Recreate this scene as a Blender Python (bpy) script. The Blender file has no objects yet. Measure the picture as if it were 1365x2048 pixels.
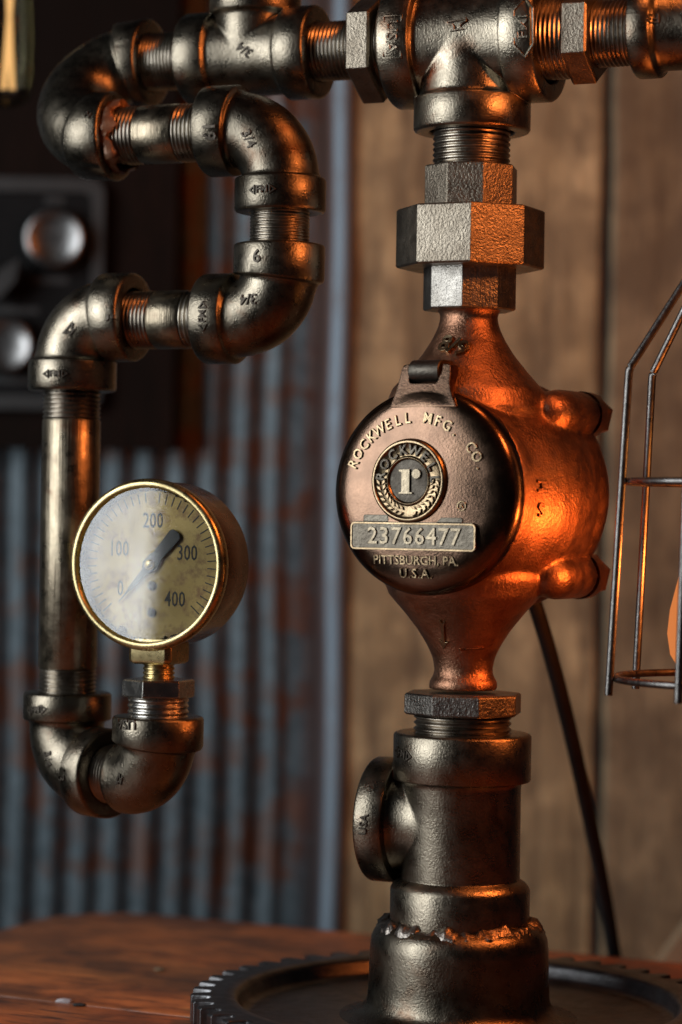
import bpy, bmesh, math, random
import numpy as np
from mathutils import Vector, Matrix, noise
from mathutils.bvhtree import BVHTree
random.seed(7)
S = bpy.context.scene
COL = S.collection
R = math.radians
MM = 0.001

# ------------------------------------------------------------------ camera, light, exposure
CAM_D, CAM_H, FPX, ROLL = 1120.0, 230.0, 5000.0, 0.9      # mm, mm, focal length in photo pixels, degrees
cam = bpy.data.cameras.new('camera'); camo = bpy.data.objects.new('camera', cam); COL.objects.link(camo)
cam.sensor_fit = 'HORIZONTAL'; cam.sensor_width = 22.2; cam.lens = FPX / 1365 * 22.2
camo.matrix_world = Matrix.Translation((0, -CAM_D * MM, CAM_H * MM)) @ Matrix.Rotation(R(90), 4, 'X') @ Matrix.Rotation(R(ROLL), 4, 'Z')
cam.clip_start = .05; cam.clip_end = 50
cam.dof.use_dof = True; cam.dof.focus_distance = 1.095; cam.dof.aperture_fstop = 4.0; cam.dof.aperture_blades = 8
S.camera = camo

W = bpy.data.worlds.new('World'); S.world = W; W.use_nodes = True
W.node_tree.nodes['Background'].inputs[0].default_value = (.55, .6, .7, 1)
W.node_tree.nodes['Background'].inputs[1].default_value = .012

def area(name, loc, target, sx, sy, power, col):
    l = bpy.data.lights.new(name, 'AREA'); l.shape = 'RECTANGLE'; l.size = sx; l.size_y = sy; l.energy = power; l.color = col
    o = bpy.data.objects.new(name, l); COL.objects.link(o)
    o.location = loc; o.rotation_euler = (Vector(target) - Vector(loc)).to_track_quat('-Z', 'Y').to_euler()
    return o
def point(name, loc, power, col, rad):
    l = bpy.data.lights.new(name, 'POINT'); l.energy = power; l.color = col; l.shadow_soft_size = rad
    o = bpy.data.objects.new(name, l); COL.objects.link(o); o.location = loc
    return o
area('window_light', (-1.19, -.52, .55), (0, .02, .27), .752, 1.0, 18, (.93, .97, 1.0))
AMBER = (1.0, .26, .06)
point('side_bulb_light', (.27, -.21, .49), 2.9, AMBER, .035)
point('top_bulb_light', (.13, -.10, .63), 1.1, AMBER, .035)

S.view_settings.view_transform = 'Standard'; S.view_settings.look = 'None'
S.view_settings.exposure = 0; S.view_settings.gamma = 1
S.render.engine = 'CYCLES'
S.cycles.use_denoising = True
S.cycles.max_bounces = 8; S.cycles.sample_clamp_indirect = 4
S.cycles.caustics_reflective = False; S.cycles.caustics_refractive = False

# ------------------------------------------------------------------ frames
X0 = 56.0                                   # the lamp's column in mm
def basis(deg):
    c, s = math.cos(R(deg)), math.sin(R(deg))
    return Vector((c, -s, 0)), Vector((-s, -c, 0))
PSI = 23.0
U, V = basis(PSI)
ZA = Vector((0, 0, 1))
def L(u, v, z): return Vector((X0, 0, 0)) + U * u + V * v + ZA * z
def unroll(px, py):
    c, s = math.cos(R(ROLL)), math.sin(R(ROLL))
    dx, dy = px - 682.5, py - 1024
    return dx * c + dy * s, dy * c - dx * s
def pix(px, py, depth):                      # point in mm seen at a photo pixel, at a given distance behind the lamp's column
    x, y = unroll(px, py); k = (CAM_D + depth) / FPX
    return Vector((x * k, depth, CAM_H - y * k))
CAMP = Vector((0, -CAM_D, CAM_H))
CR = camo.matrix_world.to_3x3() @ Vector((1, 0, 0)); CU = camo.matrix_world.to_3x3() @ Vector((0, 1, 0))

# ------------------------------------------------------------------ materials
def nt(name):
    m = bpy.data.materials.new(name); m.use_nodes = True; t = m.node_tree
    return m, t, t.nodes['Principled BSDF'], t.nodes['Material Output']
def N(t, ty, **kw):
    n = t.nodes.new(ty)
    for k, v in kw.items():
        if k[0] == 'i' and k[1:].isdigit(): n.inputs[int(k[1:])].default_value = v
        else: setattr(n, k, v)
    return n
def noise_n(t, co, scale, detail=3, rough=.55, dist=0):
    n = N(t, 'ShaderNodeTexNoise'); n.inputs['Scale'].default_value = scale; n.inputs['Detail'].default_value = detail
    n.inputs['Roughness'].default_value = rough; n.inputs['Distortion'].default_value = dist
    t.links.new(co, n.inputs['Vector']); return n.outputs['Fac']
def ramp(t, fac, stops):
    n = N(t, 'ShaderNodeValToRGB'); e = n.color_ramp.elements
    while len(e) < len(stops): e.new(.5)
    for k, (p, c) in enumerate(stops):
        e[k].position = p; e[k].color = (c, c, c, 1) if isinstance(c, (int, float)) else (*c, 1)
    t.links.new(fac, n.inputs[0]); return n.outputs[0]
def mix(t, fac, a, b, mode='MIX'):
    n = N(t, 'ShaderNodeMix', data_type='RGBA', blend_type=mode)
    for s, v in ((0, fac), (6, a), (7, b)):
        if hasattr(v, 'is_linked'): t.links.new(v, n.inputs[s])
        else: n.inputs[s].default_value = v if s == 0 else (*v, 1)
    return n.outputs[2]
def coords(t, scale=(1, 1, 1), rot=(0, 0, 0), kind='Object'):
    tc = N(t, 'ShaderNodeTexCoord'); mp = N(t, 'ShaderNodeMapping')
    mp.inputs['Scale'].default_value = scale; mp.inputs['Rotation'].default_value = rot
    src = tc.outputs[kind]
    if any(rot):
        mp.inputs['Rotation'].default_value = (0, 0, 0); m0 = N(t, 'ShaderNodeMapping'); m0.inputs['Rotation'].default_value = rot
        t.links.new(src, m0.inputs['Vector']); src = m0.outputs[0]
    t.links.new(src, mp.inputs['Vector']); return mp.outputs[0]
def finish_normal(t, p, heights, bevel=0):
    base = None
    if bevel:
        b = N(t, 'ShaderNodeBevel', samples=4); b.inputs[0].default_value = bevel; base = b.outputs[0]
    for h, strength, dist in heights:
        n = N(t, 'ShaderNodeBump'); n.inputs['Strength'].default_value = strength; n.inputs['Distance'].default_value = dist
        t.links.new(h, n.inputs['Height'])
        if base: t.links.new(base, n.inputs['Normal'])
        base = n.outputs[0]
    if base: t.links.new(base, p.inputs['Normal'])

def metal(name, col, dark, rough=(.3, .5), grain=650, bump=.35, dist=.0006, bevel=.0009, spot=70, streak=None, rust=None, metallic=1.0, pits=0, coarse=.25, spec=.5, vary=0):
    m, t, p, o = nt(name)
    co = coords(t)
    big = noise_n(t, co, spot, 5, .6)
    c = mix(t, ramp(t, big, [(.32, 0), (.68, 1)]), dark, col)
    fine = noise_n(t, co, grain, 3, .6)
    c = mix(t, ramp(t, fine, [(.3, .55), (.6, 0)]), c, tuple(x * .55 for x in col))
    if rust:
        r = ramp(t, noise_n(t, co, 38, 6, .65, .4), [(.55, 0), (.72, 1)])
        c = mix(t, r, c, rust)
    if vary:
        oi = N(t, 'ShaderNodeObjectInfo'); mr = N(t, 'ShaderNodeMapRange'); mr.inputs['To Min'].default_value = 1 - vary; mr.inputs['To Max'].default_value = 1 + vary
        t.links.new(oi.outputs['Random'], mr.inputs['Value']); c = mix(t, 1.0, c, mr.outputs[0], 'MULTIPLY')
    t.links.new(c, p.inputs['Base Color'])
    p.inputs['Metallic'].default_value = metallic; p.inputs['Specular IOR Level'].default_value = spec
    rr = N(t, 'ShaderNodeMapRange'); rr.inputs['To Min'].default_value = rough[0]; rr.inputs['To Max'].default_value = rough[1]
    rr.inputs['From Min'].default_value = .3; rr.inputs['From Max'].default_value = .7
    t.links.new(noise_n(t, co, spot * 2.3, 4, .6), rr.inputs['Value']); t.links.new(rr.outputs[0], p.inputs['Roughness'])
    hs = [(fine, bump, dist)]
    hs.append((noise_n(t, co, grain * .3, 3, .5), bump * coarse, dist))
    if streak: hs.append((noise_n(t, coords(t, streak), 1, 3, .6), .4, .0005))
    if pits: hs.append((ramp(t, noise_n(t, co, 240, 2, .5), [(.26, 0), (.36, 1)]), .03, .0004))
    finish_normal(t, p, hs, bevel)
    return m
M = {}
M['iron'] = metal('cast_iron', (.27, .235, .18), (.13, .11, .082), (.23, .37), grain=1050, bump=.44, dist=.0004, coarse=.14, pits=1, rust=(.10, .052, .03), vary=.3)
M['iron_dark'] = metal('cast_iron_dirty', (.10, .088, .072), (.06, .05, .04), (.4, .6), bevel=.0004)
M['iron_rough'] = metal('rough_cast_iron', (.29, .25, .195), (.17, .14, .105), (.30, .44), grain=900, bump=.6, dist=.0006, vary=.2, coarse=.25)
M['iron_cool'] = metal('ground_iron', (.30, .28, .25), (.17, .155, .135), (.3, .45), grain=700, bump=.6, dist=.0006, vary=.2, streak=(900, 900, 90))
M['thread'] = metal('cut_thread_steel', (.38, .34, .28), (.17, .14, .11), (.24, .4), bevel=0, bump=.15)
M['pipe'] = metal('black_steel_pipe', (.33, .28, .20), (.17, .135, .095), (.24, .40), grain=500, bump=.14, streak=(900, 900, 22), rust=(.12, .055, .03))
M['bronze'] = metal('cast_bronze', (.42, .215, .13), (.20, .10, .06), (.34, .5), bump=.55, grain=750, coarse=.25, pits=1)
M['bronze_lid'] = metal('patinated_bronze_lid', (.185, .112, .074), (.088, .056, .039), (.16, .28), spot=40, bump=.14, dist=.0004, grain=900, coarse=.3)
M['bronze_edge'] = metal('worn_bright_bronze', (.36, .265, .155), (.20, .145, .088), (.25, .38), bump=.2, bevel=.0004)
M['plate'] = metal('grey_number_plate', (.135, .118, .092), (.08, .068, .053), (.3, .45), bump=.3)
M['digit'] = metal('pale_digit_bronze', (.26, .215, .15), (.15, .122, .085), (.25, .4), bump=.2, bevel=.0004)  # lighter than the plate, for the digits and the emblem initial
M['brass'] = metal('polished_brass', (.62, .50, .25), (.42, .33, .16), (.22, .36), bump=.06, spot=110)
M['copper'] = metal('tarnished_copper_case', (.34, .165, .085), (.16, .075, .04), (.16, .32), bump=.08, spot=55, streak=(60, 60, 900))
M['zinc'] = metal('zinc_plated_steel', (.60, .58, .54), (.42, .39, .35), (.2, .32), bump=.15)
M['gear'] = metal('oily_gear_steel', (.17, .17, .175), (.08, .08, .082), (.30, .44), bump=.25)
M['weld'] = metal('weld_bead', (.28, .25, .22), (.12, .10, .085), (.28, .46), grain=380, bump=.7, dist=.001)
M['wire'] = metal('dark_wire', (.20, .19, .18), (.10, .095, .09), (.25, .42), bump=.2, spot=200)
M['sealant'] = metal('dried_sealant', (.34, .17, .09), (.12, .07, .05), (.25, .45), bump=.6, metallic=.35)
M['rubber'] = metal('black_cable_jacket', (.018, .018, .019), (.012, .012, .012), (.45, .6), bump=.1, metallic=0, spec=.25)
M['black'] = metal('black_enamel', (.006, .006, .0065), (.004, .004, .004), (.5, .65), bump=.1, metallic=0, spec=.12)
M['ink'] = metal('printed_ink', (.075, .075, .07), (.05, .05, .048), (.6, .7), bump=0, metallic=0, bevel=0)
M['frame'] = metal('grey_panel_frame', (.045, .047, .047), (.032, .033, .033), (.45, .6), bump=.15, metallic=0, spec=.2)
M['alu'] = metal('spun_aluminium_knob', (.24, .238, .235), (.18, .178, .175), (.26, .38), bump=.1)

def dial_mat():
    m, t, p, o = nt('aged_cream_dial'); co = coords(t)
    a = noise_n(t, co, 60, 5, .6); b = noise_n(t, co, 170, 4, .7); g = noise_n(t, co, 900, 2)
    c = mix(t, ramp(t, a, [(.35, 0), (.7, 1)]), (.54, .37, .095), (.70, .51, .16))
    c = mix(t, ramp(t, b, [(.48, 0), (.68, .85)]), c, (.30, .15, .05))
    c = mix(t, ramp(t, g, [(.64, 0), (.8, .4)]), c, (.2, .14, .08))
    t.links.new(c, p.inputs['Base Color']); p.inputs['Roughness'].default_value = .55
    return m
M['dial'] = dial_mat()
def glass_mat(name, tint, refl=.12, gcol=(1, 1, 1)):
    m, t, p, o = nt(name)
    tr = N(t, 'ShaderNodeBsdfTransparent'); tr.inputs[0].default_value = (*tint, 1)
    gl = N(t, 'ShaderNodeBsdfGlossy'); gl.inputs['Roughness'].default_value = .035; gl.inputs[0].default_value = (*gcol, 1)
    fr = N(t, 'ShaderNodeFresnel'); fr.inputs[0].default_value = 1.5
    ad = N(t, 'ShaderNodeMath', operation='MULTIPLY_ADD'); ad.inputs[1].default_value = 1.0; ad.inputs[2].default_value = refl
    mx = N(t, 'ShaderNodeMixShader')
    co = coords(t)
    sm = ramp(t, noise_n(t, co, 26, 4, .6), [(.35, .55), (.7, 1)])
    mu = N(t, 'ShaderNodeMath', operation='MULTIPLY')
    t.links.new(fr.outputs[0], ad.inputs[0]); t.links.new(ad.outputs[0], mu.inputs[0]); t.links.new(sm, mu.inputs[1])
    t.links.new(mu.outputs[0], mx.inputs[0])
    t.links.new(tr.outputs[0], mx.inputs[1]); t.links.new(gl.outputs[0], mx.inputs[2]); t.links.new(mx.outputs[0], o.inputs[0])
    return m
M['glass'] = glass_mat('hazy_gauge_glass', (.97, .97, .95), .045)
M['clear_glass'] = glass_mat('clear_bulb_glass', (.9, .9, .88), -.03, (.34, .31, .2))
def bulb_mat():
    m, t, p, o = nt('glowing_bulb_glass')
    tr = N(t, 'ShaderNodeBsdfTransparent'); tr.inputs[0].default_value = (1, .78, .55, 1)
    em = N(t, 'ShaderNodeEmission'); em.inputs[0].default_value = (1, .33, .10, 1); em.inputs[1].default_value = 1.3
    gl = N(t, 'ShaderNodeBsdfGlossy'); gl.inputs['Roughness'].default_value = .08
    m1 = N(t, 'ShaderNodeMixShader'); m1.inputs[0].default_value = .3
    m2 = N(t, 'ShaderNodeMixShader'); m2.inputs[0].default_value = .06
    t.links.new(tr.outputs[0], m1.inputs[1]); t.links.new(em.outputs[0], m1.inputs[2])
    t.links.new(m1.outputs[0], m2.inputs[1]); t.links.new(gl.outputs[0], m2.inputs[2]); t.links.new(m2.outputs[0], o.inputs[0])
    return m
M['bulb'] = bulb_mat()
def emit(name, col, s):
    m, t, p, o = nt(name)
    e = N(t, 'ShaderNodeEmission'); e.inputs[0].default_value = (*col, 1); e.inputs[1].default_value = s
    t.links.new(e.outputs[0], o.inputs[0]); return m
M['filament'] = emit('hot_filament', (1, .45, .12), 30)
M['amber_filament'] = emit('dim_amber_filament', (1, .55, .2), 1.1)

def wood(name, a, b, dark, scale, rot=(0, 0, 0), rough=(.55, .8), bump=.4, blot=6, dark_amt=.8, spec=.5, g2s=4.2, g2r=(.30, .52)):
    m, t, p, o = nt(name)
    co = coords(t, scale, rot); cu = coords(t)
    g = noise_n(t, co, 1, 6, .65, .6)
    g2 = noise_n(t, co, g2s, 4, .7)
    bl = noise_n(t, cu, blot, 5, .6)
    c = mix(t, ramp(t, g, [(.3, 0), (.7, 1)]), a, b)
    c = mix(t, ramp(t, g2, [(g2r[0], .85), (g2r[1], 0)]), c, dark)
    c = mix(t, ramp(t, bl, [(.42, dark_amt), (.62, 0)]), c, dark)
    t.links.new(c, p.inputs['Base Color'])
    rr = N(t, 'ShaderNodeMapRange'); rr.inputs['To Min'].default_value = rough[0]; rr.inputs['To Max'].default_value = rough[1]
    t.links.new(g, rr.inputs['Value']); t.links.new(rr.outputs[0], p.inputs['Roughness'])
    p.inputs['Specular IOR Level'].default_value = spec
    finish_normal(t, p, [(g2, bump, .0015), (g, bump, .003)])
    return m
M['plank'] = wood('weathered_barn_board', (.30, .225, .11), (.64, .51, .285), (.115, .085, .047), (38, 38, 6), blot=26, dark_amt=.6, g2s=2.3, g2r=(.36, .54))
M['plank_b'] = wood('shaded_barn_board', (.21, .16, .085), (.34, .27, .16), (.08, .06, .036), (38, 38, 6), blot=22, dark_amt=.65)  # same boards in a darker tone: light falloff to the right painted in
M['table'] = wood('stained_table_wood', (.34, .095, .027), (.68, .225, .068), (.05, .028, .02), (11, 62, 40), (0, 0, R(24.6)), (.36, .58), .35, 16, .7, g2s=2.2, g2r=(.35, .50))
M['pale_wood'] = wood('pale_raw_wood', (.34, .26, .16), (.42, .33, .21), (.2, .15, .09), (45, 45, 5))
M['cabinet'] = wood('dark_cabinet_wood', (.008, .004, .003), (.013, .006, .004), (.005, .003, .002), (40, 40, 6), rough=(.7, .85), bump=.15, spec=.08)
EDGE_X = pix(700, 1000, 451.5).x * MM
def rusty():
    m, t, p, o = nt('rusty_galvanised_sheet')
    co = coords(t)
    z = noise_n(t, coords(t, (22, 22, 17)), 1, 6, .65, .5)
    b2 = noise_n(t, coords(t, (60, 60, 34)), 1, 5, .7)
    row = noise_n(t, coords(t, (3, 3, 42)), 1, 4, .6)
    sp = noise_n(t, co, 110, 3, .6)
    mask = N(t, 'ShaderNodeMath', operation='MULTIPLY_ADD'); mask.inputs[1].default_value = .55
    t.links.new(b2, mask.inputs[0]); 
    m2 = N(t, 'ShaderNodeMath', operation='MULTIPLY_ADD'); m2.inputs[1].default_value = .45; t.links.new(row, m2.inputs[0])
    m3 = N(t, 'ShaderNodeMath', operation='MULTIPLY'); m3.inputs[1].default_value = .42; t.links.new(z, m3.inputs[0])
    t.links.new(m3.outputs[0], m2.inputs[2]); t.links.new(m2.outputs[0], mask.inputs[2])
    k = ramp(t, mask.outputs[0], [(.70, 0), (.79, 1)])
    galv = mix(t, ramp(t, sp, [(.35, 0), (.65, 1)]), (.028, .048, .060), (.060, .088, .104))
    rst = mix(t, ramp(t, b2, [(.4, 0), (.7, 1)]), (.03, .014, .009), (.085, .032, .016))
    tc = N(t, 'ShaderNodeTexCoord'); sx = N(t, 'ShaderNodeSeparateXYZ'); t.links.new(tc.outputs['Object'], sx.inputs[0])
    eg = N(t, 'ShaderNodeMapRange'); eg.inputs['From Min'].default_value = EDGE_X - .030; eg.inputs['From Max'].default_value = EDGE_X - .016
    t.links.new(sx.outputs[0], eg.inputs['Value'])                      # folded edge painted paler and rust-free, as if catching the window light
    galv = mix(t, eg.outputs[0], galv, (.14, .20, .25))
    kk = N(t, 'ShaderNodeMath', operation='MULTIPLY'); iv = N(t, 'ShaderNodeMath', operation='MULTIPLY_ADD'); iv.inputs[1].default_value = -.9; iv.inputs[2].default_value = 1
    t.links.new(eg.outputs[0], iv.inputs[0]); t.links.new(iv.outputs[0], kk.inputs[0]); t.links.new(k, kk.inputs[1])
    t.links.new(mix(t, kk.outputs[0], galv, rst), p.inputs['Base Color'])
    mm = N(t, 'ShaderNodeMath', operation='MULTIPLY_ADD'); mm.inputs[1].default_value = -.25; mm.inputs[2].default_value = .25
    t.links.new(k, mm.inputs[0]); t.links.new(mm.outputs[0], p.inputs['Metallic'])
    p.inputs['Roughness'].default_value = .5
    finish_normal(t, p, [(b2, .3, .001)])
    return m
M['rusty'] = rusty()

# ------------------------------------------------------------------ mesh helpers (all in mm, world axes)
def obj(name, verts, faces, mat, parent=None, smooth=40, label=None):
    me = bpy.data.meshes.new(name)
    me.from_pydata([(v[0] * MM, v[1] * MM, v[2] * MM) for v in verts], [], faces)
    me.materials.append(M[mat] if isinstance(mat, str) else mat)
    bm = bmesh.new(); bm.from_mesh(me); bmesh.ops.recalc_face_normals(bm, faces=bm.faces); bm.to_mesh(me); bm.free()
    if smooth is not None:
        me.polygons.foreach_set('use_smooth', [True] * len(me.polygons)); me.set_sharp_from_angle(angle=R(smooth))
    o = bpy.data.objects.new(name, me); COL.objects.link(o)
    if parent: o.parent = parent; o.matrix_parent_inverse = parent_world(parent).inverted()
    if label: o['label'] = label
    return o
def parent_world(p):
    return Matrix.Translation(p.location) if p.parent is None else Matrix.Identity(4)
def empty(name, loc_mm, parent=None):
    o = bpy.data.objects.new(name, None); COL.objects.link(o); o.empty_display_size = .02
    if parent:
        o.parent = parent; o.matrix_parent_inverse = parent_world(parent).inverted()
    else: o.location = Vector(loc_mm) * MM
    return o
class G:                                                   # geometry collector
    def __init__(s): s.v = []; s.f = []
    def add(s, v, f):
        n = len(s.v); s.v += [Vector(x) for x in v]; s.f += [tuple(i + n for i in q) for q in f]; return s
    def rings(s, rings, close=False, cap0=False, cap1=False):
        n = len(s.v); k = len(rings[0])
        for r in rings: s.v += [Vector(x) for x in r]
        m = len(rings)
        for i in range(m if close else m - 1):
            a, b = n + i * k, n + ((i + 1) % m) * k
            for j in range(k): s.f.append((a + j, a + (j + 1) % k, b + (j + 1) % k, b + j))
        if cap0: s.f.append(tuple(n + j for j in range(k)))
        if cap1: s.f.append(tuple(n + (m - 1) * k + j for j in range(k)))
        return s
    def sweep(s, path, prof, seg=48, bi=None, a0=0, cap0=False, cap1=False, wob=None):
        rs = []
        for q in prof:
            p, t = path(q[0]); t = t.normalized()
            b = bi if bi is not None else (ZA if abs(t.z) < .9 else Vector((0, -1, 0)))
            n = b.cross(t).normalized(); b2 = t.cross(n).normalized()
            rs.append([p + (n * math.cos(a0 + 2 * math.pi * j / seg) + b2 * math.sin(a0 + 2 * math.pi * j / seg)) * q[1] for j in range(seg)])
        return s.rings(rs, cap0=cap0, cap1=cap1)
    def lathe(s, o, ax, prof, seg=48, a0=0, cap0=False, cap1=False, bi=None):
        ax = ax.normalized()
        return s.sweep(lambda q: (o + ax * q, ax), prof, seg, bi, a0, cap0, cap1)
    def box(s, c, ex, ey, ez):
        c = Vector(c); vs = [c + ex * i + ey * j + ez * k for i in (-1, 1) for j in (-1, 1) for k in (-1, 1)]
        return s.add(vs, [(0, 1, 3, 2), (4, 6, 7, 5), (0, 4, 5, 1), (2, 3, 7, 6), (0, 2, 6, 4), (1, 5, 7, 3)])
    def prism(s, o, ex, ey, ez, pts, h):                    # outline in ex,ey; extruded along ez
        n = len(pts); vs = [o + ex * x + ey * y for x, y in pts] + [o + ex * x + ey * y + ez * h for x, y in pts]
        return s.add(vs, [tuple(range(n)), tuple(range(2 * n - 1, n - 1, -1))] + [(i, (i + 1) % n, n + (i + 1) % n, n + i) for i in range(n)])
    def obj(s, name, mat, parent=None, **kw): return obj(name, s.v, s.f, mat, parent, **kw)

def poly_path(pts, bends):
    """Path through corner points with a bend radius at each inner corner; returns (fn, length, list of s to sample)."""
    segs = []; prev = Vector(pts[0]); total = 0; samples = []
    for i in range(1, len(pts) - 1):
        c = Vector(pts[i]); d0 = (c - prev).normalized(); d1 = (Vector(pts[i + 1]) - c).normalized()
        ang = d0.angle(d1); rr = bends[i - 1]; tl = rr * math.tan(ang / 2)
        a = c - d0 * tl; ln = (a - prev).length
        segs.append(('l', total, ln, prev.copy(), d0)); total += ln
        ax = d0.cross(d1).normalized(); cen = a + (ax.cross(d0)).normalized() * rr
        segs.append(('a', total, rr * ang, a, d0, cen, ax, rr)); k = max(4, int(math.degrees(ang) / 5))
        samples += [total + rr * ang * j / k for j in range(k + 1)]
        total += rr * ang; prev = c + d1 * tl
    d = (Vector(pts[-1]) - prev); segs.append(('l', total, d.length, prev.copy(), d.normalized())); total += d.length
    def fn(q):
        for sg in segs:
            if q <= sg[1] + sg[2] or sg is segs[-1]:
                if sg[0] == 'l': return sg[3] + sg[4] * (q - sg[1]), sg[4]
                m = Matrix.Rotation((q - sg[1]) / sg[7], 3, sg[6])
                return sg[5] + m @ (sg[3] - sg[5]), m @ sg[4]
    return fn, total, samples
def collar(cl, rc, rt, rb, deep=7):
    return [(deep, rb), (.6, rb), (0, rb + .6), (0, rc - 1.6), (.35, rc - .6), (1.3, rc), (cl - 1.0, rc), (cl - .3, rc - .5), (cl + .2, rt + .9), (cl + 1.2, rt + .25), (cl + 2.4, rt)]
def tube(g, pts, r, bends=None, seg=12, bi=None, cap=True):
    fn, ln, sm = poly_path(pts, bends or [4] * (len(pts) - 2))
    g.sweep(fn, [(q, r) for q in sorted(set([0] + sm + [ln]))], seg, bi, cap0=cap, cap1=cap)
    return g

# fittings ---------------------------------------------------------------
RC, RT, RB, CLN = 20.5, 17.3, 13.4, 15.5
def elbow(name, end1, corner, end2, parent, rc=RC, rt=RT, rb=RB, cl=CLN, bend=None, mat='iron', male=False, label=None):
    e1, c, e2 = Vector(end1), Vector(corner), Vector(end2)
    l1, l2 = (e1 - c).length, (e2 - c).length
    bend = bend or min(l1, l2) - cl * .85
    fn, ln, sm = poly_path([e1, c, e2], [bend])
    pr = collar(cl, rc, rt, rb)
    pr = (pr if not male else [(0, rt - .5), (1, rt)])
    a = pr[-1][0]
    tail = [(ln - q, r) for q, r in reversed(collar(cl, rc, rt, rb))]
    b = tail[0][0]
    full = pr + [(q, rt) for q in sm if a + .5 < q < b - .5] + tail
    bi = (c - e1).cross(e2 - c).normalized()
    g = G().sweep(fn, full, 56, bi, cap0=male)
    return g.obj(name, mat, parent, label=label)
def thread(name, p0, p1, r, parent, pitch=1.9, depth=.75, mat='thread', taper=0, label=None):
    p0, p1 = Vector(p0), Vector(p1); ln = (p1 - p0).length; g = G(); n = max(1, int(ln / pitch)); pitch = ln / n
    prof = [(0, r - depth)]
    for i in range(n):
        k = taper * i / n
        prof += [(i * pitch + .05 * pitch, r - depth + k), (i * pitch + .42 * pitch, r + k), (i * pitch + .58 * pitch, r + k), (i * pitch + .97 * pitch, r - depth + k)]
    prof.append((ln, r - depth + taper))
    g.lathe(p0, p1 - p0, prof, 48)
    return g.obj(name, mat, parent, smooth=25, label=label)
def nipple(name, p0, p1, r, parent, t0, t1, label=None):
    p0, p1 = Vector(p0), Vector(p1); d = (p1 - p0).normalized(); ln = (p1 - p0).length
    o = G().lathe(p0 + d * t0, d, [(0, r - .5), (.8, r), (ln - t0 - t1 - .8, r), (ln - t0 - t1, r - .5)], 48).obj(name, 'pipe', parent, label=label)
    if t0 > 0: thread('thread', p0, p0 + d * t0, r - .1, o)
    if t1 > 0: thread('thread', p1 - d * t1, p1, r - .1, o)
    return o
def nut(name, o, ax, h, rad, n, ang, parent, mat='iron_rough', ch=.8, label=None):
    g = G().lathe(Vector(o), ax, [(0, rad - ch), (ch * .8, rad), (h - ch * .8, rad), (h, rad - ch)], n, a0=ang, cap0=True, cap1=True)
    return g.obj(name, mat, parent, smooth=12, label=label)
def tee(name, e0, e1, c, e2, parent, rc, rt, rb, cl, mat='iron', rc2=None, rt2=None, cl2=None, label=None):
    e0, e1, c, e2 = map(Vector, (e0, e1, c, e2)); rc2 = rc2 or rc; rt2 = rt2 or rt; cl2 = cl2 or cl
    g = G(); ln = (e1 - e0).length
    pr = collar(cl, rc, rt, rb)
    g.lathe(e0, e1 - e0, pr + [(ln / 2, rt)] + [(ln - q, r) for q, r in reversed(pr)], 64)
    l2 = (e2 - c).length
    g.lathe(e2, c - e2, collar(cl2, rc2, rt2, rb * rc2 / rc) + [(l2 - rt2 * .02, rt2)], 64)
    return g.obj(name, mat, parent, label=label)

# lettering ---------------------------------------------------------------
_txt = {}
def text_mesh(txt, bold=.0, ext=.5, size=1.0, spacing=1.0):
    key = (txt, bold, spacing)
    if key not in _txt:
        cu = bpy.data.curves.new('lettering', 'FONT'); cu.body = txt; cu.align_x = 'CENTER'; cu.align_y = 'CENTER'
        cu.size = 1; cu.extrude = .5; cu.offset = bold; cu.resolution_u = 2; cu.space_character = spacing
        o = bpy.data.objects.new('lettering', cu); COL.objects.link(o)
        dg = bpy.context.evaluated_depsgraph_get(); dg.update()
        me = o.evaluated_get(dg).to_mesh()
        _txt[key] = ([tuple(v.co) for v in me.vertices], [tuple(p.vertices) for p in me.polygons])
        o.evaluated_get(dg).to_mesh_clear()
        bpy.data.objects.remove(o); bpy.data.curves.remove(cu)
    v, f = _txt[key]
    return [(x * size, y * size, (z + .5)) for x, y, z in v], f     # z 0..1
def bvh_of(o, evaluated=False):
    dg = bpy.context.evaluated_depsgraph_get()
    if evaluated: dg.update(); me = o.evaluated_get(dg).to_mesh()
    else: me = o.data
    t = BVHTree.FromPolygons([v.co * 1000 for v in me.vertices], [tuple(p.vertices) for p in me.polygons])
    if evaluated: o.evaluated_get(dg).to_mesh_clear()
    return t
_bv = {}
def emboss(o, px, py, shape, size, rot=0, h=.7, mat='iron_dark', bold=.015, sx=1.0, name='lettering', ev=False, parent=None):
    """Raise lettering or a mark on a finished surface, standing where the photo shows it."""
    if o.name not in _bv: _bv[o.name] = bvh_of(o, ev)
    t = _bv[o.name]
    d = (pix(px, py, 0) - CAMP).normalized()
    hit, n, _, _ = t.ray_cast(CAMP, d)
    if hit is None: print('EMBOSS MISS', o.name, shape, px, py); return
    if n.dot(d) > 0: n = -n
    e = CR * math.cos(R(rot)) + CU * math.sin(R(rot))
    ex = (e - n * e.dot(n)).normalized(); ey = n.cross(ex)
    v, f = text_mesh(shape, bold, size=size) if isinstance(shape, str) else shape
    out = []
    for x, y, z in v:
        q = hit + ex * x * sx + ey * y
        g, gn, _, _ = t.ray_cast(q + n * 12, -n)
        if g is None or abs((g - q).dot(n)) > 6: g = q
        out.append(g + n * (z * (h + .4) - .4))
    return obj(name, out, f, mat, parent or o, smooth=30)
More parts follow.
